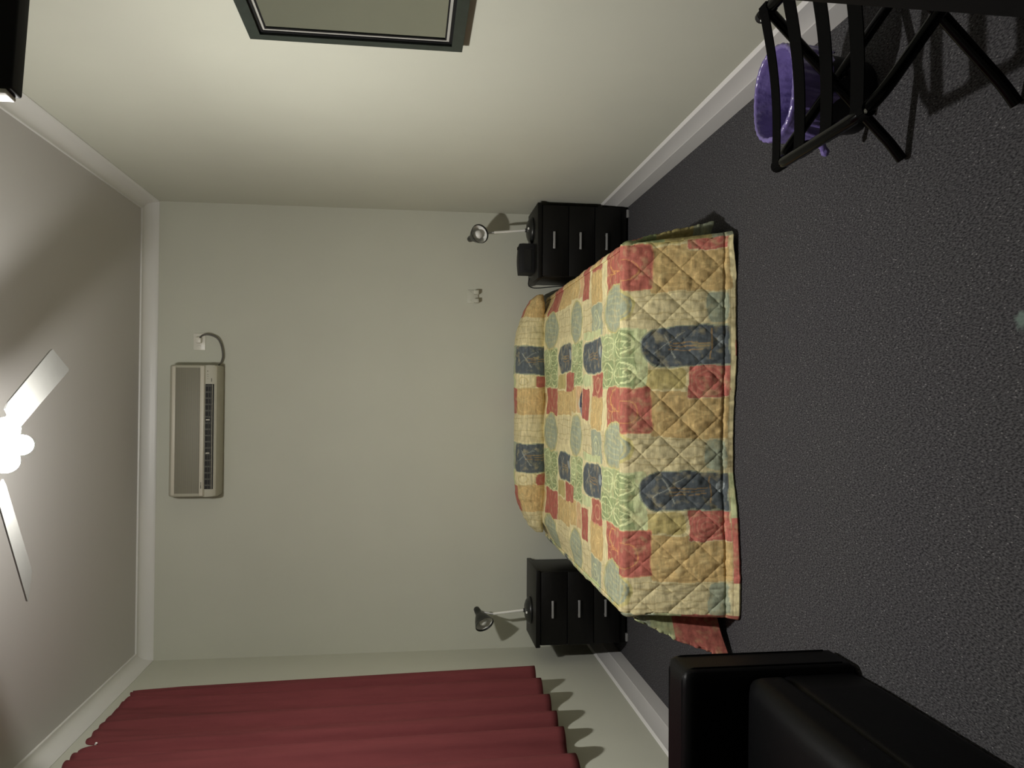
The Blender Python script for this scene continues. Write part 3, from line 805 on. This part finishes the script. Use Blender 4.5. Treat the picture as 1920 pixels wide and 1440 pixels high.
# --- top panel, sharing the inset rim
nx_, ny_ = 420, 330
X = np.linspace(BX0 + RR, BX1 - RR, nx_); Yv = np.linspace(BY0 + RR, -0.05, ny_)
GX, GY = np.meshgrid(X, Yv, indexing='ij')
uT = GX - UX0; vT = VB + (GY - BY0)
edge = np.minimum(np.minimum(GX - X[0], X[-1] - GX), GY - Yv[0]); ea = np.clip(edge / 0.05, 0, 1)
GZ = BZ + (ZF(GY) - BZ) * np.clip(np.minimum(GX - X[0], X[-1] - GX) / 0.12, 0, 1) + ea * (0.006 * (puff(uT, vT) - 0.75) * np.clip(1.2 - (GY - BY0), 0.35, 1) + 0.014 * pnoise(uT, vT, 5, 11) + 0.006 * pnoise(uT, vT * .5, 24, 12))
PT = np.stack([GX, GY, GZ], -1)
# weld with the drape by copying its rim heights
grid_mesh('top_panel', PT, paint(uT, vT, 'top'), spread, M['quilt'])

# --- pillow roll under the turned-over spread
nt_, ns_ = 330, 70
PX0, PX1 = 0.845, 2.445
tt = np.linspace(0, 1, nt_); ss = np.linspace(0, 1, ns_)
TT, SS = np.meshgrid(tt, ss, indexing='ij')
th = -0.22 * PI + SS * 1.28 * PI          # from the front crease over the top to the wall
e = np.minimum(TT, 1 - TT) * (PX1 - PX0)
endf = np.clip(e / 0.38, 0, 1); endf = np.maximum(1 - (1 - endf) ** 2, 0) ** 0.75
dip = 1 - 0.03 * np.exp(-((TT - 0.5) / 0.05) ** 2)
rz = 0.110 * (0.22 + 0.78 * endf) * dip; ry = 0.150 * (0.50 + 0.50 * endf)
cz = BZ + 0.034 + 0.073 * (0.20 + 0.80 * endf); cy = -0.185
ca, sa = np.cos(th), np.sin(th)
sup = lambda a, p: np.sign(a) * np.abs(a) ** p
PY = cy - ry * sup(ca, 0.75); PZ = cz + rz * sup(sa, 0.8) + 0.028
PXx = PX0 + TT * (PX1 - PX0)
uP = PXx - UX0; vP = 2.50 + SS * 0.42
dP = 0.008 * pnoise(uP, vP, 8, 21) + 0.006 * pnoise(uP * 1.4, vP * 0.5, 30, 22) * (1 + 1.5 * (1 - endf))
PP = np.stack([PXx, PY - dP * ca, PZ + dP * sa], -1)
PP[..., 1] = np.minimum(PP[..., 1], -0.012)
grid_mesh('pillow_roll', PP, paint(uP, vP, 'pillow'), spread, M['quilt'])

# ------------------------------------------------------------ curtain
cu = thing('curtain', 'burgundy pleated curtain hanging on the left wall', 'curtain', (0.1, -2.0, 0.69))
ny2, nz2 = 620, 60
Y2 = np.linspace(-0.835, -3.6, ny2); Z2 = np.linspace(0, 1, nz2)
GY2, GZ2 = np.meshgrid(Y2, Z2, indexing='ij')
def pleats(y, zf):
    """zf 0 bottom .. 1 top"""
    a = -y - 0.835
    w = a + 0.05 * np.sin(a * 2.9) + 0.03 * np.sin(a * 7.1 + 1) + 0.02 * zf * np.sin(a * 5)
    big = np.sin(2 * PI * w / 0.225 + 0.5)
    big = np.sign(big) * np.abs(big) ** 0.75
    small = np.sin(2 * PI * w / 0.083 + 1.2)
    lowf = (1 - zf) ** 0.8
    return 0.046 * big * np.clip((1 - zf) * 9, 0, 1) * (0.06 + 0.94 * lowf) + 0.013 * np.exp(-(1 - zf) / 0.14) * (1 - np.exp(-(1 - zf) / 0.02)) * np.sin(2 * PI * w / 0.118) * (0.4 + 0.6 * np.sin(a * 6.1) ** 2) + 0.007 * small * zf ** 0.5 * (0.3 + 0.7 * np.sin(a * 4.3 + 1) ** 2) + 0.003 * np.sin(2 * PI * a / 0.41)
PXc = 0.108 + pleats(GY2, GZ2)
ztop = 2.948 + 0.003 * np.sin(GY2 * 75) - 0.075 * np.exp(-((GY2 + 1.545) / 0.022) ** 2) - 0.02 * np.exp(-((GY2 + 0.93) / 0.03) ** 2)
zbot = 0.69 + 0.004 * np.sin(GY2 * 6)
PZc = zbot + (ztop - zbot) * GZ2
PYc = GY2 - 0.018 * GZ2 * np.clip(1 - (-GY2 - 0.835) / 0.4, 0, 1)
c = grid_mesh('curtain_panel', np.stack([PXc, PYc, PZc], -1), None, cu, M['curtain'])
md = c.modifiers.new('thick', 'SOLIDIFY'); md.thickness = 0.003
rail = thing('curtain_rail', 'white curtain rail mostly hidden behind the burgundy curtain', 'curtain rail', (0.03, -2.2, 2.92))
box('rail', 0.030, 0.046, -3.6, -0.90, 2.885, 2.905, M['white_plastic'], rail, 0.003)
for y in (-0.95, -1.555, -2.4, -3.3):
    box('bracket', 0.0, 0.034, y - 0.012, y + 0.012, 2.882, 2.91, M['white_plastic'], rail, 0.002)
tube('rail_hook', [(0.05, -1.53, 2.898), (0.10, -1.535, 2.893), (0.118, -1.54, 2.885)], 0.005, M['chrome'], rail, 8)
box('rail_glider', 0.046, 0.062, -1.575, -1.52, 2.884, 2.904, M['white_plastic'], rail, 0.002)

# ------------------------------------------------------------ mirror on the right wall
mi = thing('wall_mirror', 'rectangular mirror in a dark green-black frame on the right wall', 'mirror', (W, -2.9, 1.64))
def ringframe(name, y0, y1, z0, z1, w, xa, xb, m, parent):
    """rectangular ring lying on the right wall; xa back, xb front"""
    bm = bmesh.new()
    o = [(y0, z0), (y1, z0), (y1, z1), (y0, z1)]; i_ = [(y0 + w, z0 + w), (y1 - w, z0 + w), (y1 - w, z1 - w), (y0 + w, z1 - w)]
    vs = [[bm.verts.new((x, a, b)) for a, b in r] for x in (xa, xb) for r in (o, i_)]
    for k in range(4):
        l = (k + 1) % 4
        bm.faces.new((vs[0][k], vs[0][l], vs[1][l], vs[1][k])); bm.faces.new((vs[2][k], vs[3][k], vs[3][l], vs[2][l]))
        bm.faces.new((vs[0][k], vs[2][k], vs[2][l], vs[0][l])); bm.faces.new((vs[1][k], vs[1][l], vs[3][l], vs[3][k]))
    return frombm(name, bm, m, parent)
MY0, MY1, MZ0, MZ1 = -3.22, -2.592, 1.262, 2.018
ringframe('frame', MY0, MY1, MZ0, MZ1, 0.040, W, W - 0.026, M['frame'], mi)
ringframe('inner_frame', MY0 + 0.039, MY1 - 0.039, MZ0 + 0.039, MZ1 - 0.039, 0.012, W, W - 0.017, M['plastic_black'], mi)
ringframe('silver_bevel', MY0 + 0.050, MY1 - 0.050, MZ0 + 0.050, MZ1 - 0.050, 0.010, W, W - 0.0135, M['bevel'], mi)
ringframe('glass_rebate', MY0 + 0.059, MY1 - 0.059, MZ0 + 0.059, MZ1 - 0.059, 0.007, W, W - 0.011, M['plastic_black'], mi)
box('glass', W - 0.010, W, MY0 + 0.064, MY1 - 0.064, MZ0 + 0.064, MZ1 - 0.064, M['mirror'], mi)

# ------------------------------------------------------------ television on a bracket
tv = thing('television', 'black television on a bracket high on the right wall, seen at its edge', 'television', (2.65, -3.88, 2.18))
bm = bmesh.new(); bbox(bm, 0.012, 0.74, -0.022, 0.022, 0, 0.44, 0.005, 3)
R7 = Matrix.Translation((2.293, -3.905, 2.178)) @ Matrix.Rotation(math.radians(7), 4, 'Z')
bm.transform(R7); frombm('case', bm, M['plastic_black'], tv, angle=40)
bm = bmesh.new(); bbox(bm, 0.004, 0.0125, -0.019, 0.020, 0.010, 0.43, 0.003, 3); bm.transform(R7); frombm('side_glint', bm, M['white_plastic'], tv, angle=40)  # white strip painted as the lamp's highlight on the glossy black side
bm = bmesh.new(); bbox(bm, 0.03, 0.725, 0.0215, 0.024, 0.02, 0.42); bm.transform(R7); frombm('screen', bm, M['screen'], tv)
box('wall_arm', 2.80, W - 0.01, -3.93, -3.89, 2.34, 2.38, M['plastic_black'], tv)
box('wall_plate', W - 0.012, W, -3.99, -3.83, 2.26, 2.46, M['plastic_black'], tv)

# ------------------------------------------------------------ sofa
sf = thing('sofa', 'black leather sofa with boxy arms against the left wall below the curtain', 'sofa', (0.45, -3.8, 0))
def cushion(name, x0, x1, y0, y1, z0, z1, bev, m, parent, crown=0.0, n=14, seg=5):
    bm = bmesh.new(); bbox(bm, x0, x1, y0, y1, z0, z1)
    bmesh.ops.subdivide_edges(bm, edges=bm.edges[:], cuts=n, use_grid_fill=True)
    cx, cy, cz = (x0 + x1) / 2, (y0 + y1) / 2, (z0 + z1) / 2; hx, hy, hz = (x1 - x0) / 2, (y1 - y0) / 2, (z1 - z0) / 2
    for v in bm.verts:
        p = Vector((v.co.x - cx, v.co.y - cy, v.co.z - cz)); q = Vector((max(-hx + bev, min(hx - bev, p.x)), max(-hy + bev, min(hy - bev, p.y)), max(-hz + bev, min(hz - bev, p.z))))
        d = p - q
        if d.length > 1e-6: d = d.normalized() * bev
        r = q + d
        r.z += crown * (1 - (p.x / hx) ** 2) * (1 - (p.y / hy) ** 2) * (1 if p.z > 0 else 0)
        v.co = r + Vector((cx, cy, cz))
    return frombm(name, bm, m, parent, smooth=True)
SY0, SY1 = -4.95, -2.926
for (a, b) in ((SY1 - 0.175, SY1), (SY0, SY0 + 0.175)):
    arm = cushion('armrest', 0.165, 0.892, a, b, 0.004, 0.588, 0.028, M['leather'], sf, 0.004, 24)
    for yy_ in (a + 0.028, b - 0.028):
        tube('piping', round_path([(0.18, yy_, 0.588), (0.868, yy_, 0.588), (0.893, yy_, 0.56), (0.893, yy_, 0.05)], 0.02), 0.003, M['leather'], arm, 8)
cushion('base', 0.165, 0.872, SY0 + 0.16, SY1 - 0.16, 0.012, 0.27, 0.02, M['leather'], sf, 0, 10)
ym = (SY0 + SY1) / 2
for (a, b) in ((ym + 0.003, SY1 - 0.173), (SY0 + 0.173, ym - 0.003)):
    cushion('seat_cushion', 0.36, 0.878, a, b, 0.255, 0.395, 0.045, M['leather'], sf, 0.022, 20)
    cushion('back_cushion', 0.22, 0.40, a, b, 0.38, 0.80, 0.06, M['leather'], sf, 0.0, 12)
cushion('backrest', 0.165, 0.29, SY0 + 0.16, SY1 - 0.16, 0.06, 0.80, 0.04, M['leather'], sf, 0, 12)
for x in (0.20, 0.76):
    for y in (SY0 + 0.03, SY1 - 0.09): box('foot', x, x + 0.06, y, y + 0.06, 0, 0.04, M['plastic_black'], sf, 0.003)

# ------------------------------------------------------------ waste bin with purple liner
bn = thing('waste_bin', 'round black waste bin lined with a purple bag behind the luggage rack', 'waste bin', (2.725, -3.10, 0))
BC = (2.725, -3.095, 0)
lathe('bin_body', [(0.0, 0.002), (0.108, 0.002), (0.112, 0.008), (0.143, 0.285), (0.139, 0.285), (0.106, 0.012), (0.0, 0.012)], M['bin'], bn, origin=BC)
def liner():
    n = 180; prof = []
    # inside from the bottom up, over the rim, down the outside
    for k in range(10): t = k / 9; prof.append((0.098 + 0.036 * t, 0.06 + 0.225 * t, 'i'))
    for k in range(1, 6): a = PI - k / 5 * PI; prof.append((0.1425 + 0.0085 * math.cos(a), 0.289 + 0.008 * math.sin(a), 'r'))
    for k in range(1, 16): t = k / 15; prof.append((0.151 - 0.006 * t, 0.287 - 0.125 * t, 'o'))
    P = np.zeros((n + 1, len(prof), 3)); rng = np.random.RandomState(3)
    for i in range(n + 1):
        a = 2 * PI * (i % n) / n
        for j, (r, z, k) in enumerate(prof):
            w = 0.0
            if k == 'o':
                t = (j - 15) / 15
                w = 0.005 * math.sin(a * 37 + 4 * t) * t + 0.006 * math.sin(a * 23 + 3 * t) * t + 0.005 * math.sin(a * 9 + 1.3) * t + 0.012 * math.sin(a * 4 + .5) * t * t
                zz = z + 0.016 * math.sin(a * 5 + 2) * t + 0.008 * math.sin(a * 17) * t
            elif k == 'i':
                t = 1 - j / 9; w = -0.006 * (1 + math.sin(a * 13 + 5 * t)) * t - 0.016 * abs(math.sin(a * 3.5 + 2 + 2 * t)) * t - 0.004 * math.sin(a * 29 + 8 * t) * t - .012 * t; zz = z
            else: w = 0.0015 * math.sin(a * 31); zz = z + 0.004 * math.sin(a * 3)
            P[i, j] = (BC[0] + (r + w) * math.cos(a), BC[1] + (r + w) * math.sin(a), zz)
    o = grid_mesh('bin_liner', P, None, bn, M['purple'])
    return o
ln = liner()
lathe('liner_bottom', [(0.0, 0.045), (0.05, 0.05), (0.085, 0.062)], M['purple'], ln, origin=BC)
kn = []
for k in range(9):
    t = k / 8; kn.append((2.588 - 0.055 * t, -3.13 + 0.03 * t, 0.165 - 0.05 * t))
tube('liner_tail', kn, [0.009, 0.006, 0.009, 0.012, 0.014, 0.011, 0.013, 0.015, 0.008], M['purple'], ln, 7)

# ------------------------------------------------------------ folding luggage rack
lr = thing('luggage_rack', 'folding luggage rack of black steel tube with black webbing straps', 'luggage rack', (2.7, -3.55, 0))
YF, YN = -3.315, -3.81
AX, AZ, AFX = 2.418, 0.395, 2.95
BXt, BZt, BFX = 2.865, 0.430, 2.458
tr = 0.0155
fa = tube('frame', round_path([(AFX, YF, tr), (AX - 0.004, YF, AZ + 0.004), (AX - 0.004, YN, AZ + 0.004), (AFX, YN, tr)], 0.085), tr, M['tube'], lr)
yo = 0.028
fb = tube('frame', round_path([(BFX - 0.008, YF - yo, tr), (BFX + 0.035, YF - yo, 0.05), (BXt, YF - yo, BZt)], 0.06), tr, M['tube'], lr)
fb2 = tube('frame', round_path([(BFX - 0.008, YN + yo, tr), (BFX + 0.035, YN + yo, 0.05), (BXt, YN + yo, BZt)], 0.06), tr, M['tube'], lr)
rb = tube('top_rail', [(BXt, YF + 0.02, BZt), (BXt, YN - 0.02, BZt)], 0.0165, M['tube'], lr, 16)
lathe('rail_end_cap', [(0, 0), (0.012, 0), (0.016, -0.004), (0.0175, -0.02), (0.0175, -0.024)], M['plastic_black'], rb, n=18, origin=(BXt, YF + 0.028, BZt), axis=(0, 1, 0))
lathe('screw', [(0, 0.004), (0.0035, 0.003), (0.005, 0)], M['chrome'], lr, n=12, origin=(BXt - 0.016, YF + 0.004, BZt + 0.004), axis=(-1, 0, 0.3))
for y, ox in ((YF - 0.012, 0), (YN + 0.012, 0)):
    t = 0.5; zc = 0.19; xc = AX + (AFX - AX) * (AZ - zc) / AZ
    lathe('pivot_bolt', [(0, 0.02), (0.006, 0.019), (0.008, 0.014), (0.008, -0.016), (0, -0.018)], M['tube'], lr, n=12, origin=(xc, y, zc), axis=(0, 1, 0))
lathe('screw', [(0, 0.006), (0.004, 0.004), (0.006, 0)], M['chrome'], lr, n=12, origin=(AX - 0.006, YN + 0.03, AZ + 0.008), axis=(-0.5, -0.3, 0.8))
for yc, wd in ((-3.345, 0.046), (-3.48, 0.056), (-3.617, 0.056), (-3.755, 0.056)):
    bm = bmesh.new(); n = 16; rows = []
    for k in range(n + 1):
        t = k / n; x = AX - 0.012 + (BXt - AX + 0.024) * t; sag = -0.018 * math.sin(t * PI)
        z = AZ + 0.012 + (BZt + 0.016 - AZ - 0.012) * t + sag
        rows.append([bm.verts.new((x, yc + s * wd / 2, z + h)) for s, h in ((-1, 0), (1, 0), (1, 0.003), (-1, 0.003))])
    for a, b in zip(rows, rows[1:]):
        for i in range(4): bm.faces.new((a[i], a[(i + 1) % 4], b[(i + 1) % 4], b[i]))
    bm.faces.new(rows[0][::-1]); bm.faces.new(rows[-1])
    st = frombm('strap', bm, M['strap'], lr)
    for (x, z, r) in ((AX, AZ, tr), (BXt, BZt, 0.0165)):
        V = []; 
        P = np.zeros((13, 2, 3))
        for i in range(13):
            a = 2 * PI * i / 12
            for j, s in enumerate((-1, 1)): P[i, j] = (x + (r + 0.0025) * math.cos(a), yc + s * wd / 2, z + (r + 0.0025) * math.sin(a))
        grid_mesh('strap_loop', P, None, st, M['strap'])

# ------------------------------------------------------------ black cupboard at the right edge
cb = thing('cupboard', 'black cupboard against the right wall near the camera, cut by the frame', 'cupboard', (2.73, -4.6, 0))
box('carcass', 2.424, W - 0.02, -5.05, -4.222, 0.0, 1.17, M['black_wood'], cb, 0.002)
box('top', 2.420, W - 0.02, -5.06, -4.212, 1.171, 1.20, M['black_wood'], cb, 0.002)
for a, b in ((-5.045, -4.64), (-4.634, -4.227)):
    d = box('door', 2.416, 2.4235, a, b, 0.06, 1.165, M['black_wood'], cb, 0.001)
